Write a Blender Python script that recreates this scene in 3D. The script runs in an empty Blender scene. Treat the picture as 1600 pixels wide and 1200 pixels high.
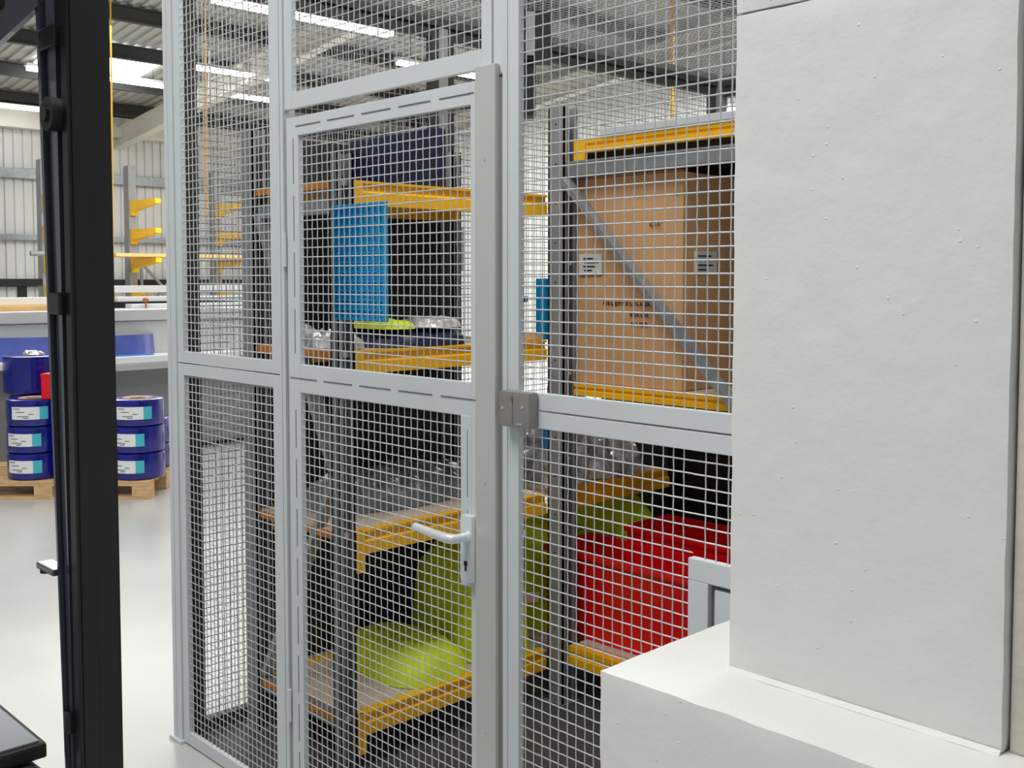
import bpy, bmesh, math, random
from mathutils import Vector, noise
random.seed(7)
R = math.radians
scene = bpy.context.scene
COL = scene.collection

# ------------------------------------------------------------------ camera
# world: x runs along the mesh partition (right = +x), y runs into the cage, z up
cam_d = bpy.data.cameras.new('camera')
cam_d.sensor_width = 36.0
cam_d.lens = 1650 / 1600 * 36.0
cam_d.shift_y = -0.05
cam_d.clip_start = 0.05
cam_d.clip_end = 200
cam = bpy.data.objects.new('camera', cam_d)
COL.objects.link(cam)
cam.location = (0, 0, 1.665)
cam.rotation_euler = (R(90 - 2.95), 0, math.atan2(.719, .695))
scene.camera = cam

# ------------------------------------------------------------------ light
scene.view_settings.view_transform = 'Standard'
scene.view_settings.look = 'None'
scene.view_settings.gamma = 1
scene.view_settings.use_curve_mapping = False
scene.view_settings.exposure = 0.0
world = bpy.data.worlds.new('world')
scene.world = world
world.use_nodes = True
world.node_tree.nodes['Background'].inputs[0].default_value = (.93, .96, 1.0, 1)
world.node_tree.nodes['Background'].inputs[1].default_value = 0.34


def area(name, loc, size, power, rot=(0, 0, 0), color=(1, .985, .96)):
    d = bpy.data.lights.new(name, 'AREA')
    d.shape = 'RECTANGLE'
    d.size, d.size_y = size
    d.energy = power
    d.color = color
    o = bpy.data.objects.new(name, d)
    o.location = loc
    o.rotation_euler = rot
    COL.objects.link(o)


area('aisle_fill', (-1.9, -1.3, 6.3), (2.8, 3.6), 370)  # unseen area lamp added over the camera side to brighten the front
area('cage_fill', (-1.6, 3.4, 4.7), (1.2, 3.0), 120)  # added area lamp without a fixture, lifts the cage contents
area('hall_light', (-8.5, 4.0, 5.0), (3.0, 8.0), 220)
area('hall_light', (-15.5, 8.0, 5.0), (4.0, 11.0), 650)
area('hall_light', (-9.5, 13.0, 5.0), (6.0, 3.0), 520)


# ------------------------------------------------------------------ materials
def srgb(c):
    return tuple((v / 12.92 if v <= .04045 else ((v + .055) / 1.055) ** 2.4) for v in c)


def mat(name, rgb, rough=.5, metal=0.0, var=.05, scale=8.0, bump=0.0, bscale=None,
        coat=0.0, emit=None, estr=0.0, trans=0.0, spec=.5, stretch=None):
    m = bpy.data.materials.new(name)
    m.use_nodes = True
    nt = m.node_tree
    b = nt.nodes['Principled BSDF']
    c = srgb([v / 255 for v in rgb])
    tc = nt.nodes.new('ShaderNodeTexCoord')
    mp = nt.nodes.new('ShaderNodeMapping')
    if stretch:
        mp.inputs['Scale'].default_value = stretch
    nt.links.new(tc.outputs['Object'], mp.inputs['Vector'])
    n = nt.nodes.new('ShaderNodeTexNoise')
    n.inputs['Scale'].default_value = scale
    n.inputs['Detail'].default_value = 4
    nt.links.new(mp.outputs[0], n.inputs['Vector'])
    r = nt.nodes.new('ShaderNodeValToRGB')
    r.color_ramp.elements[0].position = .3
    r.color_ramp.elements[1].position = .7
    r.color_ramp.elements[0].color = (*[max(0, v * (1 - var * 2)) for v in c], 1)
    r.color_ramp.elements[1].color = (*[min(1, v * (1 + var)) for v in c], 1)
    nt.links.new(n.outputs['Fac'], r.inputs['Fac'])
    nt.links.new(r.outputs['Color'], b.inputs['Base Color'])
    b.inputs['Roughness'].default_value = rough
    b.inputs['Metallic'].default_value = metal
    b.inputs['Specular IOR Level'].default_value = spec
    b.inputs['Coat Weight'].default_value = coat
    b.inputs['Transmission Weight'].default_value = trans
    if emit:
        b.inputs['Emission Color'].default_value = (*emit, 1)
        b.inputs['Emission Strength'].default_value = estr
    if bump:
        n2 = nt.nodes.new('ShaderNodeTexNoise')
        n2.inputs['Scale'].default_value = bscale or scale * 4
        n2.inputs['Detail'].default_value = 5
        nt.links.new(mp.outputs[0], n2.inputs['Vector'])
        bp = nt.nodes.new('ShaderNodeBump')
        bp.inputs['Strength'].default_value = bump
        bp.inputs['Distance'].default_value = .01
        nt.links.new(n2.outputs['Fac'], bp.inputs['Height'])
        nt.links.new(bp.outputs[0], b.inputs['Normal'])
    return m


M = {}
M['frame'] = mat('grey_powder_coat', (200, 205, 208), .42, .0, .02, 3, .03, 300)
M['steel'] = mat('brushed_strip', (200, 200, 197), .36, .25, .05, 2.0, .02, 200, stretch=(1, 1, .25))
M['slot'] = mat('dark_gap', (100, 102, 104), .8)
M['wire'] = mat('galvanised_wire', (196, 199, 202), .38, .35, .06, 12)
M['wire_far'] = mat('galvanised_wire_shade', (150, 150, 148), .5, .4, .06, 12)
M['handle'] = mat('satin_aluminium', (226, 231, 233), .32, .35, .03, 5)
M['keeper'] = mat('keeper_metal', (150, 148, 144), .42, .45, .05, 6, .03, 200)
M['black'] = mat('black', (14, 14, 15), .5, 0, .1, 6)
M['cladding'] = mat('wall_cladding', (208, 209, 207), .55, 0, .02, 1)
M['white_wall'] = mat('white_cladding', (232, 233, 230), .55, 0, .02, 1)
M['roof'] = mat('roof_sheet', (180, 180, 175), .6, 0, .03, 1)
M['purlin'] = mat('purlin_steel', (64, 64, 62), .6, .2, .06, 3)
M['rafter'] = mat('cream_steel', (222, 219, 208), .5, 0, .03, 2)
M['upright'] = mat('grey_upright', (150, 152, 154), .5, .2, .06, 4)
M['galv'] = mat('galvanised_brace', (150, 155, 158), .4, .45, .08, 14, .05, 60)
M['yellow'] = mat('yellow_beam', (255, 188, 8), .4, 0, .05, 6, .03, 80)
M['yellow2'] = mat('yellow_arm', (250, 200, 10), .45, 0, .04, 4)
M['orange_edge'] = mat('orange_board_edge', (196, 120, 30), .6, 0, .1, 30)
M['chip'] = mat('chipboard', (203, 184, 166), .7, 0, .08, 60, .08, 150)
M['shade_brown'] = mat('dark_brown_shade', (52, 40, 28), .7, 0, .1, 6)  # dark brown that stands for shade around the upper deck and box
M['rail_dark'] = mat('dark_rail', (58, 55, 50), .6, .1, .08, 5)
M['mat'] = mat('dark_mat', (74, 72, 69), .6, 0, .1, 4)
M['dark_sheet'] = mat('dark_sheet', (40, 41, 42), .65, 0, .15, 2)
M['navy'] = mat('navy_plastic', (12, 22, 58), .45, 0, .1, 5)
M['blue'] = mat('bright_blue_plastic', (20, 160, 216), .42, 0, .03, 5)
M['card'] = mat('cardboard', (206, 160, 112), .75, 0, .05, 5, .06, 40)
M['card_d'] = mat('cardboard_flap', (150, 108, 66), .75, 0, .08, 5)
M['label'] = mat('paper_label', (214, 216, 212), .5, 0, .02, 20)
M['white_l'] = mat('white_label', (238, 240, 242), .4, 0, .02, 20)
M['cyan'] = mat('cyan_stripe', (74, 190, 205), .4, 0, .02, 20)
M['ink'] = mat('ink', (48, 44, 42), .7)
M['ink_b'] = mat('brown_ink', (84, 60, 40), .7)
M['lime'] = mat('lime_fabric', (214, 232, 20), .6, 0, .06, 8, .15, 60)
M['reflect'] = mat('reflective_band', (178, 180, 172), .35, .3, .05, 12)
M['red'] = mat('red_plastic', (232, 6, 18), .38, 0, .03, 5)
M['film'] = mat('clear_film', (232, 236, 236), .12, .15, .38, 16, 1.0, 22, coat=1.0)
M['film_grey'] = mat('grey_film', (120, 124, 128), .25, 0, .15, 10, .4, 30, coat=.4)
M['floor'] = mat('epoxy_floor', (198, 199, 196), .26, 0, .08, .7, .012, 3)
M['paint'] = mat('white_masonry_paint', (215, 216, 213), .62, 0, .014, 3, .26, 16)
M['coil'] = mat('blue_wrap', (4, 14, 128), .22, 0, .15, 9, .12, 25, coat=.5)
M['core'] = mat('card_core', (188, 150, 120), .8, 0, .1, 20)
M['wood'] = mat('pallet_wood', (222, 184, 136), .7, 0, .12, 10, .08, 50, stretch=(1, 1, 4))
M['board'] = mat('timber_board', (232, 188, 120), .6, 0, .06, 6)
M['saw'] = mat('machine_grey', (196, 198, 197), .45, 0, .02, 2)
M['saw_d'] = mat('machine_dark_grey', (150, 152, 153), .5, 0, .03, 2)
M['saw_w'] = mat('machine_white', (236, 238, 238), .35, 0, .02, 2)
M['alu'] = mat('aluminium_rail', (205, 208, 210), .3, .6, .03, 2)
M['film_blue'] = mat('blue_film', (84, 98, 178), .2, 0, .12, 4, .3, 10, coat=.5)
M['panelgrey'] = mat('screen_grey', (92, 94, 96), .5, 0, .03, 2)
M['fork'] = mat('forklift_black', (8, 8, 9), .34, 0, .12, 5, .02, 60)
M['fork_g'] = mat('forklift_gloss', (50, 54, 62), .2, .1, .12, 4, coat=.6)
M['hood'] = mat('hood_grey', (96, 102, 108), .22, .1, .05, 3, coat=.5)
M['rubber'] = mat('rubber', (10, 10, 10), .6)
M['hose'] = mat('yellow_hose', (240, 190, 40), .5, 0, .03, 5)
M['hose_o'] = mat('orange_hose', (232, 158, 60), .5, 0, .03, 5)
M['lamp'] = mat('lamp_tube', (255, 255, 255), .5, emit=(1, .99, .96), estr=9.0)
M['skylight'] = mat('skylight_sheet', (255, 255, 255), .5, emit=(.95, .98, 1), estr=4.0)
M['lamp_body'] = mat('lamp_body', (225, 226, 226), .4)
M['bluelabel'] = mat('blue_label', (60, 140, 215), .4)
M['brass'] = mat('copper_part', (190, 120, 80), .4, .3)


# ------------------------------------------------------------------ mesh helpers
class MB:
    def __init__(s):
        s.v = []
        s.f = []

    def add(s, vs, fs):
        n = len(s.v)
        s.v += [tuple(p) for p in vs]
        s.f += [tuple(i + n for i in f) for f in fs]
        return s

    def hexa(s, p):   # 4 bottom ccw, 4 top ccw
        return s.add(p, [(3, 2, 1, 0), (4, 5, 6, 7), (0, 1, 5, 4), (1, 2, 6, 5), (2, 3, 7, 6), (3, 0, 4, 7)])

    def box(s, x0, x1, y0, y1, z0, z1):
        return s.hexa([(x0, y0, z0), (x1, y0, z0), (x1, y1, z0), (x0, y1, z0),
                       (x0, y0, z1), (x1, y0, z1), (x1, y1, z1), (x0, y1, z1)])

    def bbox(s, x0, x1, y0, y1, z0, z1, b=.003):   # box with chamfered edges
        bm = bmesh.new()
        bmesh.ops.create_cube(bm, size=1)
        for v in bm.verts:
            v.co = Vector(((x0 + x1) / 2 + v.co.x * (x1 - x0), (y0 + y1) / 2 + v.co.y * (y1 - y0),
                           (z0 + z1) / 2 + v.co.z * (z1 - z0)))
        bmesh.ops.bevel(bm, geom=bm.edges[:], offset=b, segments=2, affect='EDGES', profile=.6)
        bm.verts.index_update()
        s.add([v.co[:] for v in bm.verts], [[v.index for v in f.verts] for f in bm.faces])
        bm.free()
        return s

    def prism(s, pts, axis, a, b):   # polygon pts (2D) extruded along axis x/y/z from a to b
        n = len(pts)

        def q(p, t):
            return {'x': (t, p[0], p[1]), 'y': (p[0], t, p[1]), 'z': (p[0], p[1], t)}[axis]
        vs = [q(p, a) for p in pts] + [q(p, b) for p in pts]
        fs = [tuple(range(n))[::-1], tuple(range(n, 2 * n))] + [(i, (i + 1) % n, (i + 1) % n + n, i + n) for i in range(n)]
        return s.add(vs, fs)

    def tube(s, pts, r, n=8, cap=True, rs=None):
        rings = []
        P_ = [Vector(p) for p in pts]
        for i, p in enumerate(P_):
            d = (P_[min(i + 1, len(P_) - 1)] - P_[max(i - 1, 0)]).normalized()
            a = d.orthogonal().normalized() if abs(d.z) < .9 else Vector((1, 0, 0)).cross(d).normalized()
            if abs(d.z) < .9:
                a = Vector((0, 0, 1)).cross(d).normalized()
            b = d.cross(a)
            rr = rs[i] if rs else r
            rings.append([p + a * math.cos(2 * math.pi * k / n) * rr + b * math.sin(2 * math.pi * k / n) * rr for k in range(n)])
        vs = [q for ring in rings for q in ring]
        fs = []
        for i in range(len(P_) - 1):
            for k in range(n):
                k2 = (k + 1) % n
                fs.append((i * n + k, i * n + k2, (i + 1) * n + k2, (i + 1) * n + k))
        if cap:
            fs.append(tuple(range(n))[::-1])
            fs.append(tuple((len(P_) - 1) * n + k for k in range(n)))
        return s.add(vs, fs)

    def beam(s, a, b, w, h, up=(0, 0, 1)):   # rectangular bar from a to b
        a, b = Vector(a), Vector(b)
        d = (b - a).normalized()
        x = d.cross(Vector(up)).normalized() * (w / 2)
        y = x.cross(d).normalized() * (h / 2)
        ps = [a - x - y, a + x - y, a + x + y, a - x + y, b - x - y, b + x - y, b + x + y, b - x + y]
        return s.hexa(ps)

    def lathe(s, prof, n=32, c=(0, 0)):   # closed profile (r, z)
        m = len(prof)
        vs = []
        for k in range(n):
            t = 2 * math.pi * k / n
            vs += [(c[0] + r * math.cos(t), c[1] + r * math.sin(t), z) for r, z in prof]
        fs = []
        for k in range(n):
            k2 = (k + 1) % n
            for i in range(m):
                j = (i + 1) % m
                fs.append((k * m + i, k2 * m + i, k2 * m + j, k * m + j))
        return s.add(vs, fs)

    def build(s, name, m, parent=None, smooth=False):
        off = Vector((0, 0, 0))
        p = parent
        while p is not None:
            off += p.location
            p = p.parent
        me = bpy.data.meshes.new(name)
        me.from_pydata([tuple(Vector(v) - off) for v in s.v], [], s.f)
        me.update()
        bm = bmesh.new()
        bm.from_mesh(me)
        bmesh.ops.recalc_face_normals(bm, faces=bm.faces[:])
        bm.to_mesh(me)
        bm.free()
        if smooth:
            me.polygons.foreach_set('use_smooth', [True] * len(me.polygons))
            me.update()
            try:
                me.set_sharp_from_angle(angle=R(35))
            except Exception:
                pass
        me.materials.append(M[m] if isinstance(m, str) else m)
        o = bpy.data.objects.new(name, me)
        COL.objects.link(o)
        if parent is not None:
            o.parent = parent
        return o


def tag(o, label=None, cat=None, group=None, kind=None):
    if label:
        o['label'] = label
    if cat:
        o['category'] = cat
    if group:
        o['group'] = group
    if kind:
        o['kind'] = kind
    return o


def empty(name, loc, label, cat, group=None, rz=0):
    o = bpy.data.objects.new(name, None)
    o.location = loc
    o.rotation_euler = (0, 0, rz)
    o.empty_display_size = .1
    COL.objects.link(o)
    return tag(o, label, cat, group)


def copy_tree(o, loc=None, rz=None, label=None):
    c = o.copy()
    COL.objects.link(c)
    if loc is not None:
        c.location = loc
    if rz is not None:
        c.rotation_euler = (0, 0, rz)
    if label:
        c['label'] = label
    for ch in list(o.children):
        d = ch.copy()
        COL.objects.link(d)
        d.parent = c
        for g in list(ch.children):
            e = g.copy()
            COL.objects.link(e)
            e.parent = d
    return c


def struct(o):
    o['kind'] = 'structure'
    return o


PITCH = .027
WR = .00175


def wire_mesh(plane, off, a0, a1, b0, b1, name, parent, m='wire', crimp=True, r=WR, pitch=PITCH):
    """woven mesh; plane 'y': a = x, b = z ; 'x': a = y, b = z ; 'z': a = x, b = y"""
    mb = MB()

    def pt(a, b, n):
        return {'y': (a, off + n, b), 'x': (off + n, a, b), 'z': (a, b, off + n)}[plane]

    def start(x0):
        return math.ceil(x0 / pitch + .3) * pitch
    av = []
    a = start(a0)
    while a < a1:
        av.append(a)
        a += pitch
    bv = []
    b = start(b0)
    while b < b1:
        bv.append(b)
        b += pitch
    amp = r * .35 if crimp else 0

    def strand(samples):   # samples: list of (a, b, n), first axis moving
        n0 = len(mb.v)
        horiz = samples[0][1] == samples[1][1]
        for (a, b, n) in samples:
            if horiz:
                mb.v += [pt(a, b + r, n), pt(a, b, n + r), pt(a, b - r, n), pt(a, b, n - r)]
            else:
                mb.v += [pt(a + r, b, n), pt(a, b, n + r), pt(a - r, b, n), pt(a, b, n - r)]
        for i in range(len(samples) - 1):
            for k in range(4):
                k2 = (k + 1) % 4
                p = n0 + i * 4
                mb.f.append((p + k, p + k2, p + 4 + k2, p + 4 + k))
    for j, b in enumerate(bv):
        jit = random.uniform(-.0006, .0006)
        if crimp:
            s = [(a0, b + jit, 0)] + [(a, b + jit, amp * (1 if (i + j) % 2 else -1)) for i, a in enumerate(av)] + [(a1, b + jit, 0)]
        else:
            s = [(a0, b + jit, r * .9), (a1, b + jit, r * .9)]
        strand(s)
    for i, a in enumerate(av):
        jit = random.uniform(-.0006, .0006)
        if crimp:
            s = [(a + jit, b0, 0)] + [(a + jit, b, -amp * (1 if (i + j) % 2 else -1)) for j, b in enumerate(bv)] + [(a + jit, b1, 0)]
        else:
            s = [(a + jit, b0, -r * .9), (a + jit, b1, -r * .9)]
        strand(s)
    off3 = Vector((0, 0, 0))
    p = parent
    while p is not None:
        off3 += p.location
        p = p.parent
    me = bpy.data.meshes.new(name)
    me.from_pydata([(v[0] - off3.x, v[1] - off3.y, v[2] - off3.z) for v in mb.v], [], mb.f)
    me.update()
    me.materials.append(M[m])
    o = bpy.data.objects.new(name, me)
    COL.objects.link(o)
    o.parent = parent
    o['kind'] = 'stuff'
    return o


# ------------------------------------------------------------------ setting
fl = MB().box(-22, 6, -6, 16, -.2, 0).build('floor', 'floor')
struct(fl)

# cladding wall on the left (x = -22) and at the rear (y = 16), sheet by sheet


def sheet_mb(w=1.08, h=4.75, ribs=6):
    """profiled sheet in the local y-z plane, front towards +x, first edge at y = 0"""
    pts = []
    p = w / ribs
    for i in range(ribs):
        y = i * p
        pts += [(y, 0.0), (y + p * .06, .03), (y + p * .80, .03), (y + p * .86, .0), (y + p * .999, .0)]
    pts.append((w, 0.0))
    mb = MB()
    n = len(pts)
    vs = [(d, y, 0) for y, d in pts] + [(d, y, h) for y, d in pts] + [(-.05, 0, 0), (-.05, w, 0), (-.05, 0, h), (-.05, w, h)]
    fs = [(i, i + 1, n + i + 1, n + i) for i in range(n - 1)]
    k = 2 * n
    fs += [(k, k + 1, k + 3, k + 2), (0, n, k + 2, k), (n - 1, 2 * n - 1, k + 3, k + 1)]
    mb.add(vs, fs)
    return mb


wl = MB().box(-22.3, -22.1, -6, 16.3, 0, 5.2).build('wall_left', 'cladding')
struct(wl)
sheet = sheet_mb().build('cladding_sheet', 'cladding')
sheet.parent = wl
for i in range(14):
    s = sheet if i == 0 else sheet.copy()
    if i:
        COL.objects.link(s)
        s.parent = wl
    s.location = (-22.04, .85 + 1.085 * i, .0)
wr = MB().box(-22.3, 6, 16.1, 16.3, 0, 9.0).build('wall_rear', 'white_wall')
struct(wr)
sheet2 = sheet_mb(1.08, 8.4, 6).build('cladding_sheet', 'white_wall')
sheet2.parent = wr
for i in range(17):
    s = sheet2 if i == 0 else sheet2.copy()
    if i:
        COL.objects.link(s)
        s.parent = wr
    s.rotation_euler = (0, 0, -math.pi / 2)
    s.location = (-21.9 + 1.085 * i, 16.04, 0)

# eaves fascia along the top of the left wall
struct(MB().bbox(-22.0, -21.75, -6, 16, 4.62, 5.03, .02).build('trim_1', 'rafter'))
# horizontal rails on the wall
struct(MB().bbox(-21.98, -21.85, -2, 16, 3.64, 3.84, .01).build('trim_2', 'galv'))
struct(MB().bbox(-21.98, -21.85, -2, 16, 2.42, 2.54, .01).build('trim_3', 'galv'))
struct(MB().bbox(-21.98, -21.85, -2, 16, 1.50, 1.64, .01).build('trim_4', 'black'))

SL = .12


def rz_(x):
    return 5.10 + SL * (x + 22)


def roof_sheet(w, x0, x1, ribs):
    pts = []
    p = w / ribs
    for i in range(ribs):
        y = i * p
        pts += [(y, 0.0), (y + p * .08, -.035), (y + p * .45, -.035), (y + p * .53, 0.0)]
    pts.append((w, 0.0))
    n = len(pts)
    vs = [(x0, y, SL * x0 + d) for y, d in pts] + [(x1, y, SL * x1 + d) for y, d in pts]
    vs += [(x0, 0, SL * x0 + .05), (x0, w, SL * x0 + .05), (x1, 0, SL * x1 + .05), (x1, w, SL * x1 + .05)]
    k = 2 * n
    fs = [(i, i + 1, n + i + 1, n + i) for i in range(n - 1)] + [(k, k + 1, k + 3, k + 2)]
    return MB().add(vs, fs)


rf = MB()
rf.hexa([(-22.3, -6, rz_(-22.3) + .08), (6, -6, rz_(6) + .08), (6, 16.3, rz_(6) + .08), (-22.3, 16.3, rz_(-22.3) + .08),
         (-22.3, -6, rz_(-22.3) + .2), (6, -6, rz_(6) + .2), (6, 16.3, rz_(6) + .2), (-22.3, 16.3, rz_(-22.3) + .2)])
ceil = struct(rf.build('ceiling', 'roof'))
rs0 = roof_sheet(1.0, 0, 28, 5).build('roof_sheet', 'roof')
rs0.parent = ceil
for i in range(22):
    s = rs0 if i == 0 else rs0.copy()
    if i:
        COL.objects.link(s)
        s.parent = ceil
    s.location = (-22.2, -5.9 + i, rz_(-22.2))
# purlins run along y, rafters climb along x : both are pieces of the roof
p0 = None
for k in range(12):
    x = -20.9 + 1.72 * k
    z = rz_(x) - .06
    if p0 is None:
        mb = MB()
        mb.box(-.05, .05, -5.9, 15.9, -.02, 0).box(-.05, -.03, -5.9, 15.9, -.24, 0).box(-.05, .05, -5.9, 15.9, -.24, -.22)
        p0 = mb.build('purlin', 'purlin')
        p0.parent = ceil
        q = p0
    else:
        q = p0.copy()
        COL.objects.link(q)
        q.parent = ceil
    q.location = (x, 0, z)
r0 = None
for y in (3.2, 9.65, 15.6, -3.2):
    if r0 is None:
        mb = MB()
        for (w, a, b) in ((.10, 0, .02), (.012, -.36, 0), (.10, -.38, -.36)):
            mb.hexa([(0, -w, a), (27, -w, a + SL * 27), (27, w, a + SL * 27), (0, w, a),
                     (0, -w, b), (27, -w, b + SL * 27), (27, w, b + SL * 27), (0, w, b)])
        r0 = mb.build('rafter', 'rafter')
        r0.parent = ceil
        q = r0
    else:
        q = r0.copy()
        COL.objects.link(q)
        q.parent = ceil
    q.location = (-22, y, rz_(-22) - .33)
# skylight sheet in the roof
sk = MB()
x0, x1 = -19.05, -17.6
sk.hexa([(x0, 6.9, rz_(x0) - .10), (x1, 6.9, rz_(x1) - .10), (x1, 8.75, rz_(x1) - .10), (x0, 8.75, rz_(x0) - .10),
         (x0, 6.9, rz_(x0) - .05), (x1, 6.9, rz_(x1) - .05), (x1, 8.75, rz_(x1) - .05), (x0, 8.75, rz_(x0) - .05)])
skl = sk.build('skylight_sheet', 'skylight', ceil)

def rough_block(x0, x1, y0, y1, z0, z1, step=.035, amp=.0016, seed=0):
    mb = MB()
    dims = ((x0, x1), (y0, y1), (z0, z1))
    cnt = [max(2, int((b - a) / step)) for a, b in dims]
    idx = {}

    def vert(i, j, k):
        key = (i, j, k)
        if key not in idx:
            p = Vector([dims[q][0] + (dims[q][1] - dims[q][0]) * key[q] / cnt[q] for q in range(3)])
            edge = sum(1 for q in range(3) if key[q] in (0, cnt[q]))
            w = noise.noise_vector(p * 16 + Vector((seed, 0, 0))) * amp * (1.6 if edge > 1 else .8)
            c = Vector([(a + b) / 2 for a, b in dims])
            if edge > 1:   # corners and arrises worn round
                for q in range(3):
                    if key[q] in (0, cnt[q]):
                        p[q] += (.0022 if p[q] < c[q] else -.0022)
            idx[key] = len(mb.v)
            mb.v.append(tuple(p + w))
        return idx[key]
    for ax in range(3):
        o1, o2 = [q for q in range(3) if q != ax]
        for side in (0, cnt[ax]):
            for a in range(cnt[o1]):
                for b in range(cnt[o2]):
                    f = []
                    for da, db in ((0, 0), (1, 0), (1, 1), (0, 1)):
                        key = [0, 0, 0]
                        key[ax], key[o1], key[o2] = side, a + da, b + db
                        f.append(vert(*key))
                    mb.f.append(tuple(f))
    return mb


def paint_specks(m):
    nt = m.node_tree
    bp = [n for n in nt.nodes if n.type == 'BUMP'][0]
    b = nt.nodes['Principled BSDF']
    tc = [n for n in nt.nodes if n.type == 'TEX_COORD'][0]
    v = nt.nodes.new('ShaderNodeTexVoronoi')
    v.inputs['Scale'].default_value = 40
    nt.links.new(tc.outputs['Object'], v.inputs['Vector'])
    r = nt.nodes.new('ShaderNodeMapRange')
    r.inputs['From Min'].default_value = .04
    r.inputs['From Max'].default_value = .11
    r.inputs['To Min'].default_value = 1
    r.inputs['To Max'].default_value = 0
    nt.links.new(v.outputs['Distance'], r.inputs['Value'])
    # only some cells carry a speck
    g = nt.nodes.new('ShaderNodeMath')
    g.operation = 'GREATER_THAN'
    g.inputs[1].default_value = .70
    sep = nt.nodes.new('ShaderNodeSeparateColor')
    nt.links.new(v.outputs['Color'], sep.inputs[0])
    nt.links.new(sep.outputs[0], g.inputs[0])
    mu = nt.nodes.new('ShaderNodeMath')
    mu.operation = 'MULTIPLY'
    nt.links.new(r.outputs[0], mu.inputs[0])
    nt.links.new(g.outputs[0], mu.inputs[1])
    b2 = nt.nodes.new('ShaderNodeBump')
    b2.inputs['Strength'].default_value = .35
    b2.inputs['Distance'].default_value = .004
    nt.links.new(mu.outputs[0], b2.inputs['Height'])
    nt.links.new(bp.outputs[0], b2.inputs['Normal'])
    nt.links.new(b2.outputs[0], b.inputs['Normal'])


paint_specks(M['paint'])
# ------------------------------------------------------------------ white pillar on its plinth
pil = empty('masonry_pillar', (-.77, 1.62, 0), 'white painted masonry pillar standing on a wide plinth, filling the right side', 'pillar')
rough_block(-1.142, .45, 1.305, 1.700, 0, 1.015, .02).build('plinth', 'paint', pil, True)
rough_block(-.992, -.548, 1.458, 1.715, 1.015, 2.089, .022, .0013, 5).build('block', 'paint', pil, True)
rough_block(-.992, -.548, 1.458, 1.715, 2.0885, 3.6, .022, .0013, 9).build('block', 'paint', pil, True)
# fillet of paint where the pillar meets the plinth
mb = MB()
mb.prism([(1.459, 1.012), (1.451, 1.0152), (1.454, 1.0175), (1.459, 1.022)], 'x', -.992, -.55)
mb.build('paint_fillet', 'paint', pil)
# right side of the pillar, in a darker, browner colour
MB().bbox(-.545, -.40, 1.475, 1.715, 1.015, 3.6, .004).build('side_return', mat('side_tone', (196, 192, 182), .7, 0, .06, 4, .4, 30), pil)

# ------------------------------------------------------------------ cage partition (front plane y = 1.732)
Y0, Y1, YM = 1.732, 1.750, 1.742
TOP = 2.77


def post(x0, x1, label, name='cage_post', y0=Y0 - .006, y1=Y1 + .02, groove=True, group=None):
    t = empty(name, ((x0 + x1) / 2, (y0 + y1) / 2, 0), label, 'post', group)
    mb = MB().bbox(x0, x1, y0 + .006, y1, .012, TOP, .002)
    if groove:   # two raised flanges leave a shadow line between them
        m = x0 + (x1 - x0) * .42
        mb.bbox(x0, m - .002, y0, y0 + .010, .012, TOP, .0015)
        mb.bbox(m + .002, x1, y0, y0 + .010, .012, TOP, .0015)
    mb.build('post_tube', 'frame', t)
    MB().bbox(x0 - .012, x1 + .012, y0 - .012, y1 + .012, 0, .012, .002).build('foot_plate', 'frame', t)
    return t


post(-3.551, -3.488, 'grey steel corner post at the free left end of the mesh cage', y1=1.754)
post(-2.8075, -2.7765, 'grey hinge side post between left mesh panels and the gate')
post(-1.825, -1.808, 'slim grey latch post right of the gate, below the lock keeper', groove=False)


def framed_panel(label, x0, x1, z0, z1, ox0, ox1, oz0, oz1, name='mesh_partition', group=None, sx=None):
    t = empty(name, ((x0 + x1) / 2, YM, z0), label, 'mesh panel', group)
    b = .0015
    MB().bbox(x0, ox0, Y0, Y1, z0, z1, b).build('stile', 'frame', t)
    sx = sx or ox1
    MB().bbox(sx, x1, Y0, Y1, z0, z1, b).build('stile', 'frame', t)
    MB().bbox(ox0, sx, Y0 + .0004, Y1, z0, oz0, b).build('rail', 'frame', t)
    MB().bbox(ox0, sx, Y0 + .0004, Y1, oz1, z1, b).build('rail', 'frame', t)
    wire_mesh('y', YM, ox0, ox1, oz0, oz1, 'wire_mesh', t)
    return t


framed_panel('narrow upper mesh panel at the left end of the cage front', -3.486, -2.809, 1.371, TOP, -3.445, -2.862, 1.411, 2.72)
framed_panel('narrow lower mesh panel at the left end of the cage front', -3.486, -2.809, .006, 1.3675, -3.445, -2.857, .050, 1.327)
framed_panel('short mesh transom panel fixed above the gate', -2.775, -1.862, 2.168, TOP, -2.734, -1.898, 2.216, 2.72, name='transom_panel')
MB_ = MB().bbox(-1.860, -1.827, Y0 + .004, Y1, 2.15, TOP, .0015)
tag(MB_.build('filler_strip', 'frame'), 'short grey filler strip between transom mesh and latch post, above the gate', 'strip')
framed_panel('upper mesh panel between the latch post and the white pillar', -1.806, -.60, 1.3605, TOP, -1.770, -.64, 1.400, 2.72)
lr = framed_panel('lower mesh panel right of the gate, with a hatch beside the pillar', -1.806, -.60, .006, 1.357, -1.770, -1.272, .05, 1.318, sx=-.64)
# remainder of the lower right panel above the hatch
wire_mesh('y', YM, -1.272, -.64, 1.10, 1.318, 'wire_mesh', lr)
MB().bbox(-1.275, -.60, Y0 - .002, Y1, 1.054, 1.099, .002).build('hatch_rail', 'frame', lr)
MB().bbox(-1.275, -1.226, Y0 - .002, Y1, .05, 1.054, .002).build('hatch_stile', 'frame', lr)
MB().bbox(-1.226, -.60, Y0 + .012, Y1, .05, 1.054, .001).build('hatch_recess', 'slot', lr)
MB().bbox(-1.214, -.66, Y0 + .003, Y1 - .003, .12, 1.044, .003).build('hatch_door', 'frame', lr)

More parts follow.
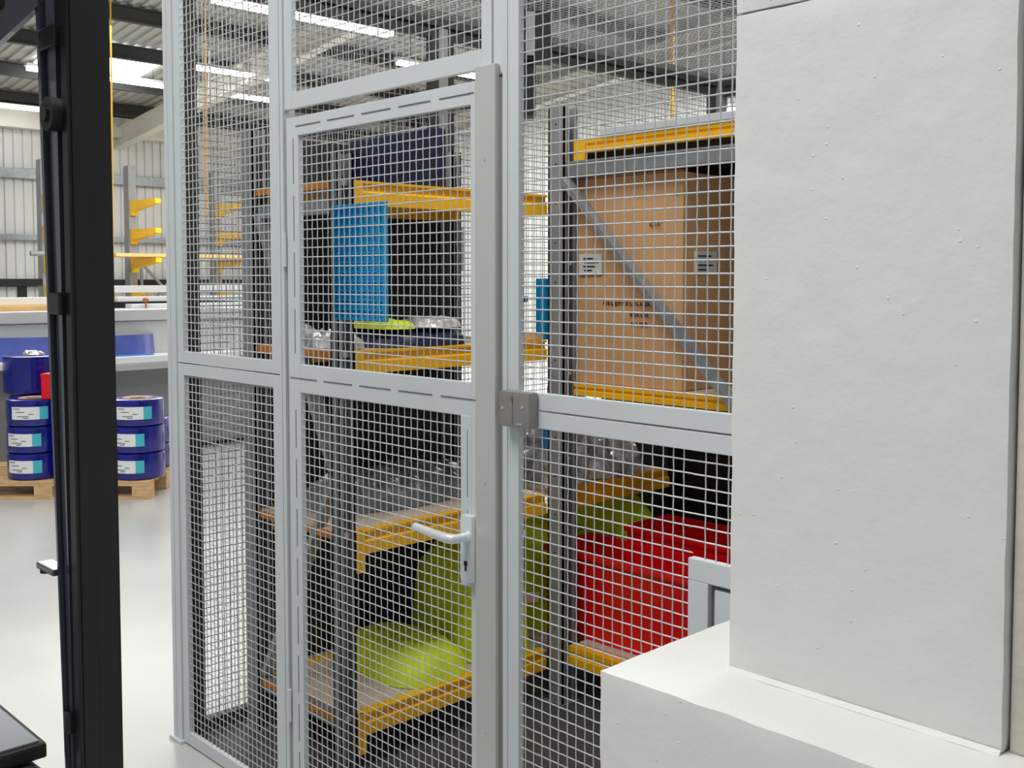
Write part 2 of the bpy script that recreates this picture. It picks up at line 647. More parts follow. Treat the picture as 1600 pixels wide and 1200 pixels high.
# ---- the gate
g = empty('mesh_gate', (-2.30, YM, 0), 'grey framed mesh gate with lever handle and lock, in the middle of the cage', 'gate')
gx0, gx1, gz0, gz1 = -2.766, -1.840, .03, 2.143
MB().bbox(gx0, -2.703, Y0, Y1, gz0, gz1, .002).build('stile', 'frame', g)
MB().bbox(-1.938, gx1, Y0, Y1, gz0, gz1, .002).build('stile', 'frame', g)
MB().bbox(-2.703, -1.938, Y0 + .0004, Y1, 2.087, gz1, .002).build('top_rail', 'frame', g)
MB().bbox(-2.703, -1.938, Y0 + .0004, Y1, 1.323, 1.408, .002).build('middle_rail', 'frame', g)
MB().bbox(-2.703, -1.938, Y0 + .0004, Y1, gz0, .115, .002).build('bottom_rail', 'frame', g)
wire_mesh('y', YM, -2.703, -1.938, 1.408, 2.087, 'wire_mesh', g)
wire_mesh('y', YM, -2.703, -1.938, .115, 1.323, 'wire_mesh', g)
lc = MB().bbox(-1.976, -1.936, Y0 - .001, Y1, .895, 1.325, .002).build('lock_case', 'frame', g)
cs = MB().bbox(-1.907, -1.836, Y0 - .014, Y0 + .002, .02, 2.172, .003).build('cover_strip', 'steel', g)
cs['label'] = 'smooth steel cover strip'


def slots(axis, fixed, a, b, n, gap):
    L = (b - a - gap * (n - 1)) / n
    for i in range(n):
        s = a + i * (L + gap)
        mb = MB()
        if axis == 'x':
            mb.box(s, s + L, Y0 - .0012, Y0 + .001, fixed - .0014, fixed + .0014)
        else:
            mb.box(fixed - .0012, fixed + .0012, Y0 - .0012, Y0 + .001, s, s + L)
        mb.build('slot', 'slot', g)


slots('x', 2.115, -2.715, -1.925, 5, .035)
slots('x', 1.366, -2.755, -1.912, 5, .035)
slots('z', -2.728, .10, 1.27, 8, .035)
slots('z', -2.728, 1.44, 2.08, 4, .035)
slots('z', -1.915, 1.44, 2.08, 4, .035)
slots('z', -1.950, 1.12, 1.29, 1, .03)
slots('z', -1.950, 1.02, 1.09, 1, .03)
for z in (1.95, 1.17, .55):
    MB().bbox(-1.875, -1.869, Y0 - .0155, Y0 - .013, z - .004, z + .004, .0007).build('rivet', 'steel', g)
for z in (.35, 1.75):
    MB().tube([(-2.772, Y0 - .006, z - .05), (-2.772, Y0 - .006, z + .05)], .007, 10).build('hinge', 'frame', g, True)

# handle
hp = MB().bbox(-1.952, -1.908, Y0 - .026, Y0 - .001, .915, 1.082, .006).build('handle_plate', 'handle', g, True)
mb = MB()
mb.tube([(-1.925, Y0 - .02, 1.030), (-1.925, Y0 - .055, 1.030), (-1.930, Y0 - .068, 1.030), (-1.945, Y0 - .074, 1.031),
         (-1.99, Y0 - .076, 1.034), (-2.065, Y0 - .076, 1.040)], .0095, 14, rs=[.0115, .0115, .0125, .0125, .0115, .0105])
mb.build('lever', 'handle', hp, True)
MB().tube([(-1.925, Y0 - .024, 1.030), (-1.925, Y0 - .031, 1.030)], .015, 18).build('rose', 'handle', hp, True)
mb = MB().tube([(-1.929, Y0 - .024, .963), (-1.929, Y0 - .0275, .963)], .0065, 14)
mb.box(-1.932, -1.926, Y0 - .0275, Y0 - .025, .944, .961)
mb.build('keyhole', 'black', hp)
MB().tube([(-1.905, Y0 + .045, 1.030), (-1.86, Y0 + .085, 1.032), (-1.84, Y0 + .09, 1.033)], .009, 10).build('inner_lever', 'handle', hp, True)

# keeper box on the latch post
k = empty('lock_keeper', (-1.745, Y0, 1.32), 'small grey steel lock keeper box on the mid rail right of the gate', 'lock keeper')
MB().bbox(-1.802, -1.702, Y0 - .034, Y0 - .001, 1.318, 1.402, .006).build('keeper_body', 'keeper', k, True)
MB().box(-1.756, -1.7545, Y0 - .0350, Y0 - .033, 1.325, 1.395).build('seam', 'slot', k)
for (x, z, r) in ((-1.788, 1.362, .0032), (-1.722, 1.368, .0032), (-1.757, 1.385, .0040), (-1.736, 1.328, .0022), (-1.728, 1.328, .0022)):
    MB().tube([(x, Y0 - .033, z), (x, Y0 - .0362, z)], r, 10).build('screw', 'slot' if r > .0035 else 'steel', k)

# ---- side, rear and roof of the cage
CX = -3.52


def side_panel(ya, yb, label, z0=.006, z1=TOP - .04, sw=.035):
    t = empty('side_mesh_panel', (CX, (ya + yb) / 2, z0), label, 'mesh panel')
    f = 'rail_dark'
    MB().bbox(CX - .02, CX + .02, ya, ya + sw, z0, z1, .002).build('stile', f, t)
    MB().bbox(CX - .02, CX + .02, yb - .035, yb, z0, z1, .002).build('stile', f, t)
    MB().bbox(CX - .02, CX + .02, ya + sw, yb - .035, z0, z0 + .045, .002).build('rail', f, t)
    MB().bbox(CX - .02, CX + .02, ya + sw, yb - .035, z1 - .04, z1, .002).build('rail', 'rail_dark', t)
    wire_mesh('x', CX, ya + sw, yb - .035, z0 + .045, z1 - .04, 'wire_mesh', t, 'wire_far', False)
    return t


side_panel(1.758, 2.945, 'left side mesh panel of the cage nearest the corner post', sw=.070)
side_panel(3.00, 4.97, 'left side mesh panel of the cage farther back, past the shelving')
tag(MB().bbox(CX - .025, CX + .025, 2.948, 2.997, 0, TOP, .002).build('cage_post', 'upright'),
    'grey intermediate post in the left side of the cage behind the shelving', 'post')
tag(MB().bbox(CX - .03, CX + .04, 4.98, 5.05, 0, TOP, .002).build('cage_post', 'upright'),
    'dark grey rear corner post of the cage', 'post')
t = empty('rear_mesh_panel', (-2.2, 5.02, .006), 'wide rear mesh wall of the cage behind all the racks', 'mesh panel')
MB().bbox(-3.47, -.6, 5.0, 5.04, .006, .05, .002).build('rail', 'frame', t)
MB().bbox(-3.47, -.6, 5.0, 5.04, 2.68, 2.73, .002).build('rail', 'rail_dark', t)
MB().bbox(-2.45, -2.41, 5.0, 5.04, .05, 2.68, .002).build('stile', 'upright', t)
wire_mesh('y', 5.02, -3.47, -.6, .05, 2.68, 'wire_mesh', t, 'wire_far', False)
t = empty('cage_roof', (-2.2, 3.4, 2.74), 'mesh roof of the cage with dark steel edge rails', 'cage roof')
MB().bbox(CX - .03, CX + .03, 1.80, 4.975, 2.735, 2.80, .003).build('edge_rail', 'rail_dark', t)
MB().bbox(CX + .05, -.6, 4.99, 5.05, 2.735, 2.80, .003).build('edge_rail', 'rail_dark', t)
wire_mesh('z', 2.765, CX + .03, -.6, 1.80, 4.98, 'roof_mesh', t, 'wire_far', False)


tag(MB().bbox(-3.485, -.65, 1.80, 4.95, .0005, .006, .001).build('floor_mat', 'mat'), 'dark grey floor covering inside the mesh cage', 'mat')


# ------------------------------------------------------------------ shelving rack along the left side of the cage
def upright(name, parent, x0, x1, y0, y1, z1, um='upright'):
    mb = MB()
    th = .006
    mb.box(x0, x1, y0, y0 + th, .0, z1)          # front flange
    mb.box(x0, x1, y1 - th, y1, .0, z1)          # rear flange
    mb.box(x0, x0 + th, y0, y1, .0, z1)          # web
    mb.box(x1 - th, x1, y0, y0 + (y1 - y0) * .25, 0, z1)
    mb.box(x1 - th, x1, y1 - (y1 - y0) * .25, y1, 0, z1)
    mb.bbox(x0 + .3 * (x1 - x0), x0 + .7 * (x1 - x0), y0 - .003, y0, 0.0, z1, .001)
    u = mb.build(name, um, parent)
    MB().box(x0 - .01, x1 + .01, y0 - .01, y1 + .01, 0, .008).build('foot_plate', 'galv', u)
    return u


def ybeam(parent, x, sx, ya, yb, z0, z1, drop=True, fm='yellow', ends=1):
    """stepped beam running into the cage; sx = +1 when the visible face looks to +x"""
    d = .045
    h = z1 - z0
    pts = [(x, z0), (x, z0 + h * .52), (x - sx * .010, z0 + h * .60), (x - sx * .010, z1 - h * .12), (x, z1 - h * .10), (x, z1), (x - sx * d, z1), (x - sx * d, z0)]
    if sx < 0:
        pts = pts[::-1]
    b = MB().prism(pts, 'y', ya, yb).build('beam', fm, parent)
    if drop:
        for yy in (ya,):
            MB().bbox(x - (.008 if sx > 0 else -.002), x + .004 * sx + (.0 if sx > 0 else -.004), yy, yy + .035, z0 - .06, z1, .001).build('connector', fm, b)
    return b


RX0, RX1 = -3.455, -2.845
LV = [1.985, 1.425, .825, .205]      # beam tops
rk = empty('shelving_rack', (-3.15, 2.6, 0), 'grey and yellow shelving bay along the left of the cage, just behind the gate', 'rack')
upright('upright', rk, -2.892, -2.845, 1.97, 2.030, 2.07)
upright('upright', rk, RX0, RX0 + .085, 1.97, 2.030, 2.20)
for z, hh in zip(LV, (.08, .075, .08, .078)):
    ybeam(rk, RX1, 1, 2.032, 2.938, z - hh, z)
    ybeam(rk, RX0 + .05, -1, 2.032, 2.938, z - hh, z, drop=False)
for z in LV:
    dk = MB().bbox(RX0 + .012, RX1 - .012, 1.985, 2.93, z - .019, z - .001, .002).build('deck', 'chip', rk)
    MB().bbox(RX0 + .088, -2.894, 1.978, 1.984, z - .026, z, .001).build('deck_edge', 'orange_edge', dk)
# end frame bracing facing the gate
for z in (1.905, .185):
    MB().bbox(RX0 + .09, -2.894, 1.985, 2.010, z - .028, z + .022, .002).build('horizontal_brace', 'galv', rk)
MB().beam((-3.36, 1.995, 1.89), (-2.905, 1.995, 1.03), .022, .05, up=(0, 1, 0)).build('diagonal_brace', 'galv', rk)
MB().beam((-2.905, 1.997, 1.00), (-3.36, 1.997, .22), .022, .04, up=(0, 1, 0)).build('diagonal_brace', 'upright', rk)
# dark sheet closing the rack back
bk = MB()
for i in range(9):
    y = 2.034 + i * .10
    bk.box(RX0 - .022, RX0 - .012, y, y + .085, .03, 2.19)
    bk.box(RX0 - .026, RX0 - .020, y + .085, y + .10, .03, 2.19)
bk.build('back_sheet', 'dark_sheet', rk)

rk2 = empty('shelving_rack', (-3.15, 3.3, 0), 'second shelving bay along the left, continuing deeper behind the dark upright', 'rack')
upright('upright', rk2, RX1 - .045, RX1, 3.72, 3.78, 1.3, 'dark_sheet')
upright('upright', rk2, RX0, RX0 + .05, 3.72, 3.78, 1.3)
upright('upright', rk2, RX0, RX0 + .05, 2.942, 2.99, 2.2)
for z in LV[2:]:
    ybeam(rk2, RX1, 1, 3.035, 3.718, z - .08, z)
    ybeam(rk2, RX0 + .05, -1, 3.035, 3.718, z - .08, z, drop=False)
    MB().bbox(RX0 + .012, RX1 - .012, 3.00, 3.70, z - .019, z - .001, .002).build('deck', 'chip', rk2)

# ------------------------------------------------------------------ rack 2 (parallel to the partition)
r2 = empty('shelving_rack', (-2.3, 3.1, 0), 'tall grey end frame with diagonal brace, holding cardboard boxes and red bins', 'rack')
YB = 2.942
upright('upright', r2, -2.842, -2.760, YB, YB + .075, 2.315)
upright('upright', r2, -1.83, -1.75, YB, YB + .075, 2.315)
mb = MB()
for z in [.3 + .15 * i for i in range(14)]:
    mb.tube([(-2.800, YB - .0035, z), (-2.800, YB - .0005, z)], .004, 8)
mb.build('bolt_holes', 'black', r2)['kind'] = 'stuff'
for z in (.62, .97, 1.30, 1.72, 2.0):
    MB().tube([(-2.7615, YB + .035, z), (-2.7575, YB + .035, z)], .006, 8).build('bolt', 'alu', r2)
MB().bbox(-2.757, -1.835, YB + .012, YB + .040, 2.052, 2.106, .002).build('horizontal_brace', 'galv', r2)
MB().bbox(-2.757, -1.835, YB + .006, YB + .012, 2.098, 2.106, .001).build('brace_lip', 'galv', r2)
MB().beam((-2.752, YB + .0, 2.035), (-1.87, YB + .0, 1.125), .020, .052, up=(0, 1, 0)).build('diagonal_brace', 'galv', r2)
# beams across
for (z0, z1) in ((2.140, 2.190), (1.215, 1.262), (.165, .235)):
    h = z1 - z0
    y = YB + .055 if z0 > 1 else YB + .03
    pts = [(y, z0), (y, z0 + h * .4), (y + .008, z0 + h * .5), (y + .008, z0 + h * .6), (y, z0 + h * .7), (y, z1), (y + .05, z1), (y + .05, z0)]
    MB().prism(pts[::-1], 'x', -2.757, -1.835).build('beam', 'yellow', r2)
MB().bbox(-2.757, -2.70, YB + .050, YB + .056, 2.05, 2.19, .001).build('connector', 'yellow', r2)
MB().bbox(-2.755, -1.835, YB + .11, 3.70, 2.176, 2.192, .002).build('deck', 'card_d', r2)
MB().bbox(-2.755, -1.835, YB + .11, 3.70, 1.246, 1.262, .002).build('deck', 'chip', r2)
MB().bbox(-2.755, -1.835, YB + .09, 3.70, .219, .237, .002).build('deck', 'chip', r2)
MB().bbox(-3.10, -1.835, 3.38, 3.395, 1.264, 2.172, .002).build('shade_backing', 'shade_brown', r2)  # added dark filler, stands in for shade behind and above the box
MB().bbox(-2.755, -1.835, 3.030, 3.045, 2.085, 2.142, .001).build('shade_strip', 'shade_brown', r2)  # added dark strip, stands in for the shaded underside of the deck
upright('upright', r2, -1.83, -1.75, 3.66, 3.71, 2.3)

tag(MB().bbox(-2.62, -1.85, 2.985, 3.55, 2.1935, 2.222, .004).build('grey_board', 'frame'),
    'flat grey board lying on top of the tall end frame rack', 'board')


# cardboard boxes
def carton(x0, x1, y0, y1, z0, z1, label):
    t = empty('cardboard_box', ((x0 + x1) / 2, (y0 + y1) / 2, z0), label, 'box')
    mb = MB()
    nx, nz = 8, 12
    bm = bmesh.new()
    bmesh.ops.create_cube(bm, size=1)
    bmesh.ops.subdivide_edges(bm, edges=bm.edges[:], cuts=7, use_grid_fill=True)
    for v in bm.verts:
        p = v.co.copy()
        w = Vector(((x0 + x1) / 2 + p.x * (x1 - x0), (y0 + y1) / 2 + p.y * (y1 - y0), (z0 + z1) / 2 + p.z * (z1 - z0)))
        e = (1 - (2 * p.x) ** 2) * (1 - (2 * p.z) ** 2)
        e2 = (1 - (2 * p.y) ** 2) * (1 - (2 * p.z) ** 2)
        w.y += (-.008 if p.y < 0 else .004) * e * (abs(p.y) > .49)
        w.x += (.008 if p.x > 0 else -.002) * e2 * (abs(p.x) > .49)
        v.co = w
    bmesh.ops.bevel(bm, geom=[e for e in bm.edges if e.is_boundary is False and e.calc_face_angle(0) > 1.2], offset=.003, segments=1, affect='EDGES')
    bm.verts.index_update()
    mb.add([v.co[:] for v in bm.verts], [[v.index for v in f.verts] for f in bm.faces])
    bm.free()
    mb.build('carton_body', 'card', t)
    return t


c1 = carton(-2.800, -2.262, 3.022, 3.365, 1.2635, 2.04, 'large brown cardboard box with grey label, behind the diagonal brace')
MB().box(-2.742, -2.627, 3.0085, 3.0125, 1.678, 1.758).build('label', 'label', c1)
mb = MB()
for (x, z, w) in ((-2.72, 1.74, .05), (-2.715, 1.725, .07), (-2.72, 1.71, .06), (-2.715, 1.695, .04)):
    mb.box(x, x + w, 3.007, 3.0095, z - .003, z + .003)
mb.build('label_print', 'ink', c1)
mb = MB()


def scrawl(x0, x1, z, y, h=.012):
    x = x0
    while x < x1:
        w = random.uniform(.006, .016)
        mb.box(x, x + w, y - .001, y + .002, z - h / 2 + random.uniform(-.002, .002), z - h / 2 + .003)
        mb.box(x, x + .003, y - .001, y + .002, z - h / 2, z + h / 2)
        if random.random() < .6:
            mb.box(x, x + w, y - .001, y + .002, z + h / 2 - .003, z + h / 2)
        x += w + random.uniform(.004, .009)


yf = 3.0105
scrawl(-2.62, -2.39, 1.572, yf)
scrawl(-2.49, -2.41, 1.532, yf)
scrawl(-2.355, -2.33, 1.535, yf)
scrawl(-2.485, -2.40, 1.498, yf)
scrawl(-2.40, -2.36, 1.862, yf, .02)
scrawl(-2.292, -2.276, 1.97, yf + .005, .022)
mb.build('box_print', 'ink_b', c1)
MB().box(-2.2605, -2.2525, 3.085, 3.215, 1.680, 1.762).build('label', 'label', c1)
mb = MB()
for (y, z, w) in ((3.10, 1.745, .08), (3.11, 1.73, .06), (3.10, 1.712, .09), (3.10, 1.696, .05)):
    mb.box(-2.253, -2.2515, y, y + w, z - .003, z + .003)
mb.build('label_print', 'ink', c1)
MB().bbox(-2.74, -2.27, 3.03, 3.045, 2.041, 2.05, .001).build('flap', 'card_d', c1)

# ------------------------------------------------------------------ soft heaps


def heap_mesh(x0, x1, y0, y1, z0, h, seed, wr=.012, power=2.6, res=(44, 30), lean=(0, 0), fr=9.0, zt=None, ex=.3):
    mb = MB()
    nx, ny = res
    cx, cy = (x0 + x1) / 2, (y0 + y1) / 2
    idx = {}
    for i in range(nx + 1):
        for j in range(ny + 1):
            a = -1 + 2 * i / nx
            b = -1 + 2 * j / ny
            # map square to superellipse outline
            m = max(abs(a), abs(b)) or 1e-6
            n_ = (abs(a) ** 3.2 + abs(b) ** 3.2) ** (1 / 3.2) or 1e-6
            k = m / n_
            a2, b2 = a * k, b * k
            t = max(0, 1 - m ** power)
            z = h * t ** ex
            if zt:
                z *= zt((a2 + 1) / 2, (b2 + 1) / 2)
            x = cx + a2 * (x1 - x0) / 2
            y = cy + b2 * (y1 - y0) / 2
            q = Vector((x * fr, y * fr, z * fr + seed * 7.3))
            w = noise.noise(q) + .6 * noise.noise(q * 2.3)
            z += wr * w * (t ** .3) + abs(noise.noise(q * 1.3 + Vector((5, 2, 1)))) * wr * 1.4 * (t ** .3)
            edge = m ** 3
            x += wr * .8 * noise.noise(q + Vector((9, 0, 0))) * edge + lean[0] * z
            y += wr * .8 * noise.noise(q + Vector((0, 9, 0))) * edge + lean[1] * z
            idx[i, j] = len(mb.v)
            mb.v.append((x, y, z0 + max(0.001, z)))
    for i in range(nx):
        for j in range(ny):
            mb.f.append((idx[i, j], idx[i + 1, j], idx[i + 1, j + 1], idx[i, j + 1]))
    # flat underside
    rim = [idx[i, 0] for i in range(nx + 1)] + [idx[nx, j] for j in range(1, ny + 1)] + [idx[i, ny] for i in range(nx - 1, -1, -1)] + [idx[0, j] for j in range(ny - 1, 0, -1)]
    c = len(mb.v)
    mb.v.append((cx, cy, z0 + .0005))
    for q in range(len(rim)):
        mb.f.append((rim[(q + 1) % len(rim)], rim[q], c))
    return mb


SB = LV[3] + .0005   # bottom deck surface
v1 = heap_mesh(-3.40, -2.865, 2.26, 2.62, SB, .12, 1, .014, ex=.5).build('folded_garment', 'lime', None, True)
tag(v1, 'flat lime yellow folded garment lying at the front of the bottom shelf', 'garment', 'lime garments on the bottom shelf')
v2 = heap_mesh(-3.36, -2.85, 2.60, 2.93, SB, .43, 2, .022, fr=7).build('folded_garment', 'lime', None, True)
tag(v2, 'tall lime yellow garment heap on the bottom shelf, left of the dark upright', 'garment', 'lime garments on the bottom shelf')
band = MB()
for (z) in (SB + .26,):
    pts = []
    for i in range(9):
        t = i / 8
        pts.append((-2.835 - .0 * t, 2.66 + .22 * t, z - .04 * t + .006 * math.sin(9 * t)))
    for a, b in zip(pts[:-1], pts[1:]):
        band.beam(a, b, .012, .035)
band.build('reflective_band', 'reflect', v2)
v3 = heap_mesh(-3.38, -2.99, 3.02, 3.36, SB, .45, 3, .022, fr=7).build('folded_garment', 'lime', None, True)
tag(v3, 'lime yellow garment bundle on the bottom shelf directly behind the dark upright', 'garment', 'lime garments on the bottom shelf')
v4 = heap_mesh(-3.36, -2.80, 3.38, 3.70, SB, .53, 4, .022, fr=7).build('folded_garment', 'lime', None, True)
tag(v4, 'rearmost lime yellow garment bundle, topping the red bins', 'garment', 'lime garments on the bottom shelf')
band = MB()
pts = [(-3.28 + .40 * i / 8, 3.40 - .015 * math.sin(i), SB + .36 + .02 * math.sin(i * .8)) for i in range(9)]
for a, b in zip(pts[:-1], pts[1:]):
    band.beam(a, b, .02, .03)
band.build('reflective_band', 'reflect', v4)

# clear film heaps
f1 = heap_mesh(-3.40, -2.87, 3.05, 3.68, LV[2] + .0005, .26, 5, .06, fr=11, res=(64, 64), ex=.7).build('plastic_film', 'film', None, False)
tag(f1, 'crumpled clear plastic film heap on the middle shelf behind the dark upright', 'plastic film')
f2 = heap_mesh(-3.40, -3.02, 2.10, 2.90, LV[2] + .0005, .10, 6, .03, fr=12, res=(50, 60)).build('plastic_film', 'film_grey', None, False)
tag(f2, 'dark grey plastic film roll spread at the back of the middle shelf', 'plastic film')
f3 = heap_mesh(-3.36, -2.92, 2.04, 2.16, LV[1] + .0005, .045, 7, .025, fr=20, res=(50, 24)).build('plastic_film', 'film', None, False)
tag(f3, 'small crumpled clear film at the front edge of the second shelf', 'plastic film')
f4 = heap_mesh(-2.68, -2.02, 3.30, 3.62, LV[2] + .26, .09, 8, .04, fr=11, res=(50, 40))

# items on the second shelf
Z1 = LV[1] + .0005


def soft_box(name, x0, x1, y0, y1, z0, z1, m, label, cat, group=None, bev=.012):
    o = MB().bbox(x0, x1, y0, y1, z0, z1, bev).build(name, m, None, True)
    return tag(o, label, cat, group)


fs = heap_mesh(-3.30, -2.87, 2.17, 2.62, Z1, .055, 9, .01, fr=12).build('folded_sheet', 'navy', None, True)
tag(fs, 'folded navy fabric lying on the second shelf behind the blue panel', 'fabric')
ly = heap_mesh(-3.20, -2.90, 2.20, 2.36, Z1 + .062, .035, 10, .012, fr=16, res=(36, 20)).build('work_gloves', 'lime', None, True)
tag(ly, 'small lime yellow bundle resting on the folded navy fabric', 'bundle')
wf = heap_mesh(-3.12, -2.90, 2.37, 2.58, Z1 + .062, .030, 11, .014, fr=18, res=(30, 20)).build('wrapped_bundle', 'film', None, False)
tag(wf, 'small white plastic wrapped bundle on the folded navy fabric', 'bundle')


def bin_open(name, x0, x1, y0, y1, z0, z1, m, label, group=None, cat='bin', taper=.02, th=.006, slope=0.0):
    """open topped tapered bin with rolled rim"""
    t = empty(name, ((x0 + x1) / 2, (y0 + y1) / 2, z0), label, cat, group)

    def ring(i0, z, ins):
        return [(x0 + ins + (slope if z > z0 + .02 else 0) * i0, y0 + ins, z), (x1 - ins, y0 + ins, z), (x1 - ins, y1 - ins, z), (x0 + ins + (slope if z > z0 + .02 else 0) * i0, y1 - ins, z)]
    vs = ring(1, z0, taper) + ring(1, z1, 0) + ring(1, z1, th) + ring(1, z0 + th, taper + th)
    fs = [(0, 3, 2, 1)]
    for k in range(4):
        k2 = (k + 1) % 4
        fs += [(k, k2, 4 + k2, 4 + k), (4 + k, 4 + k2, 8 + k2, 8 + k), (8 + k, 8 + k2, 12 + k2, 12 + k)]
    fs.append((12, 13, 14, 15))
    mb = MB().add(vs, fs)
    mb.build('bin_body', m, t)
    rim = MB()
    e = .010
    rim.bbox(x0 + slope - e, x1 + e, y0 - e, y0 + .002, z1 - .022, z1 + .002, .004)
    rim.bbox(x0 + slope - e, x1 + e, y1 - .002, y1 + e, z1 - .022, z1 + .002, .004)
    rim.bbox(x0 + slope - e, x0 + slope + .002, y0, y1, z1 - .022, z1 + .002, .004)
    rim.bbox(x1 - .002, x1 + e, y0, y1, z1 - .022, z1 + .002, .004)
    rim.build('rim', m, t, True)
    return t


bin_open('storage_bin', -3.00, -2.875, 2.735, 2.845, Z1, Z1 + .17, 'coil', 'royal blue plastic bin at the back of the second shelf', cat='bin')
lr_ = MB().tube([(-2.93, 2.71, Z1 + .155), (-2.90, 2.705, Z1 + .12), (-2.89, 2.705, Z1 + .07), (-2.885, 2.705, Z1 + .03)], .020, 10)
tag(lr_.build('lime_roll', 'lime', None, True), 'lime yellow cloth hanging over the rim of the royal blue bin', 'cloth')
tag(MB().bbox(-2.915, -2.868, 2.945, 2.975, 1.4255, 1.665, .006).build('blue_tray', 'blue'), 'upright bright blue tray edge just left of the dark upright', 'tray')
# black crates
for (x0, x1, y0, y1, z0, z1, lb) in (
        (-3.42, -3.00, 2.64, 2.93, LV[2] + .0005 + .135, 1.32, 'black plastic crate at the back of the middle shelf'),
        (-3.42, -3.29, 2.64, 2.92, Z1, 1.82, 'black slab shaped case upright behind the royal blue bin')):
    pass
soft_box('navy_board', -3.42, -2.89, 2.42, 2.47, LV[0] + .0005, 2.20, 'navy', 'long navy padded board standing across the top shelf', 'board')
soft_box('wood_block', -3.0, -2.86, 2.86, 2.925, Z1, Z1 + .03, 'wood', 'small pale wood block lying at the end of the second shelf', 'block', bev=.003)

# bright blue ribbed panel hanging on the front upright
bp = empty('ribbed_board', (-2.68, 1.945, 1.53), 'bright blue ribbed plastic panel hanging from the front upright', 'panel')
MB().bbox(-2.812, -2.548, 1.938, 1.946, 1.533, 1.897, .002).build('panel_sheet', 'blue', bp)
for i in range(10):
    x = -2.809 + i * .0285
    MB().bbox(x, x + .006, 1.926, 1.939, 1.536, 1.894, .001).build('rib', 'blue', bp)
for i in range(13):
    z = 1.536 + i * .0292
    MB().bbox(-2.811, -2.549, 1.931, 1.939, z, z + .005, .001).build('cross_rib', 'blue', bp)
MB().bbox(-2.846, -2.80, 1.946, 1.964, 1.86, 1.885, .002).build('hook', 'blue', bp)

# bottles behind the keeper, on the middle shelf of the second bay
bt = empty('bottle', (-3.30, 3.64, LV[2] + .0005), 'clear bottle with blue label on the middle shelf, farther of the pair', 'bottle', 'bottles on the middle shelf')


# red bins
bin_open('red_bin', -2.958, -2.19, 3.055, 3.33, .238, .583, 'red', 'long red plastic bin at the front of the low shelf', 'red plastic bins', slope=0)
bin_open('red_bin', -2.79, -2.14, 3.36, 3.64, .238, .640, 'red', 'taller red plastic bin standing behind the front one', 'red plastic bins', slope=.0)
bpy.data.objects.remove(bt)


def bottle(x, y, label):
    t = empty('bottle', (x, y, LV[2] + .0005), label, 'bottle', 'labelled bottles on the middle shelf')
    z = LV[2] + .0005
    MB().lathe([(0.0001, z), (.038, z), (.040, z + .01), (.040, z + .29), (.030, z + .33), (.014, z + .36), (.014, z + .385), (.0001, z + .385)], 20, (x, y)).build('bottle_body', 'film', t, True)
    MB().lathe([(.0405, z + .16), (.0415, z + .16), (.0415, z + .30), (.0405, z + .30)], 20, (x, y)).build('wrap_label', 'bluelabel', t, True)
    MB().lathe([(.0001, z + .382), (.016, z + .382), (.016, z + .41), (.0001, z + .41)], 14, (x, y)).build('cap', 'white_l', t, True)


bottle(-2.925, 2.985 + .06, 'clear bottle with blue label on the middle shelf, nearest the dark upright')
# black cabinet behind the red bins
kb = empty('storage_cabinet', (-2.3, 4.1, 0), 'black cabinet standing behind the racks, beyond the red bins', 'cabinet')
MB().bbox(-3.32, -1.4, 3.80, 4.35, .05, 1.235, .006).build('cabinet_body', 'black', kb)
MB().bbox(-3.28, -2.15, 3.785, 3.80, .08, 1.21, .004).build('door', 'black', kb)
MB().bbox(-2.14, -1.42, 3.785, 3.80, .08, 1.21, .004).build('door', 'black', kb)
MB().box(-3.25, -1.45, 3.83, 4.3, 0, .05).build('base', 'black', kb)

# ------------------------------------------------------------------ black unit hanging from the roof behind the cage
bu = empty('black_ceiling_unit', (-3.12, 3.12, 2.33), 'black box shaped unit hanging from the cage roof, seen beside the latch post', 'ceiling unit')
ca, sa = math.cos(R(46)), math.sin(R(46))


def rot_box(mb, cx, cy, w, d, z0, z1):
    rx, ry = .695, .719
    fx, fy = -.719, .695
    P_ = []
    for (a, b) in ((-1, -1), (1, -1), (1, 1), (-1, 1)):
        P_.append((cx + rx * a * w / 2 + fx * b * d / 2, cy + ry * a * w / 2 + fy * b * d / 2))
    mb.hexa([(*p, z0) for p in P_] + [(*p, z1) for p in P_])
    return mb


BX, BY = -3.11, 3.125
rot_box(MB(), BX, BY, .155, .12, 2.555, 2.752).build('housing', 'rubber', bu)
rot_box(MB(), BX - .003, BY - .012, .030, .128, 2.57, 2.745).build('front_plate', 'upright', bu)
rot_box(MB(), BX - .022, BY - .022, .085, .08, 2.33, 2.5545).build('lower_duct', 'rubber', bu)
MB().tube([(BX, BY, 2.752), (BX, BY, 2.764)], .012, 8).build('hanger_rod', 'purlin', bu)

# ------------------------------------------------------------------ pallets and blue coils
prx, pry = .695, .719
RZ = math.atan2(pry, prx)
PC = Vector((-7.576, 3.526, 0))     # right front corner of the pallet


def pl(a, f, z=0):   # a along camera right, f away
    return (PC.x + prx * a - pry * f, PC.y + pry * a + prx * f, z)


def pallet(loc, rz, w, d, label):
    t = empty('wooden_pallet', (0, 0, 0), label, 'pallet', 'wooden pallets')
    n = 7
    bw = d / n * .80
    for i in range(n):
        y = i * (d - bw) / (n - 1)
        MB().bbox(-w, 0, y, y + bw, .118, .138, .002).build('deck_board', 'wood', t)
    for y in (0, (d - .1) / 2, d - .1):
        MB().bbox(-w, 0, y, y + .1, .098, .117, .002).build('stringer_board', 'wood', t)
        MB().bbox(-w, 0, y, y + .1, .0, .018, .002).build('skid', 'wood', t)
        for x in (-w, -w / 2 - .07, -.14):
            MB().bbox(x, x + .14, y, y + .1, .0185, .0975, .003).build('block', 'wood', t)
    t.location = loc
    t.rotation_euler = (0, 0, rz)
    return t


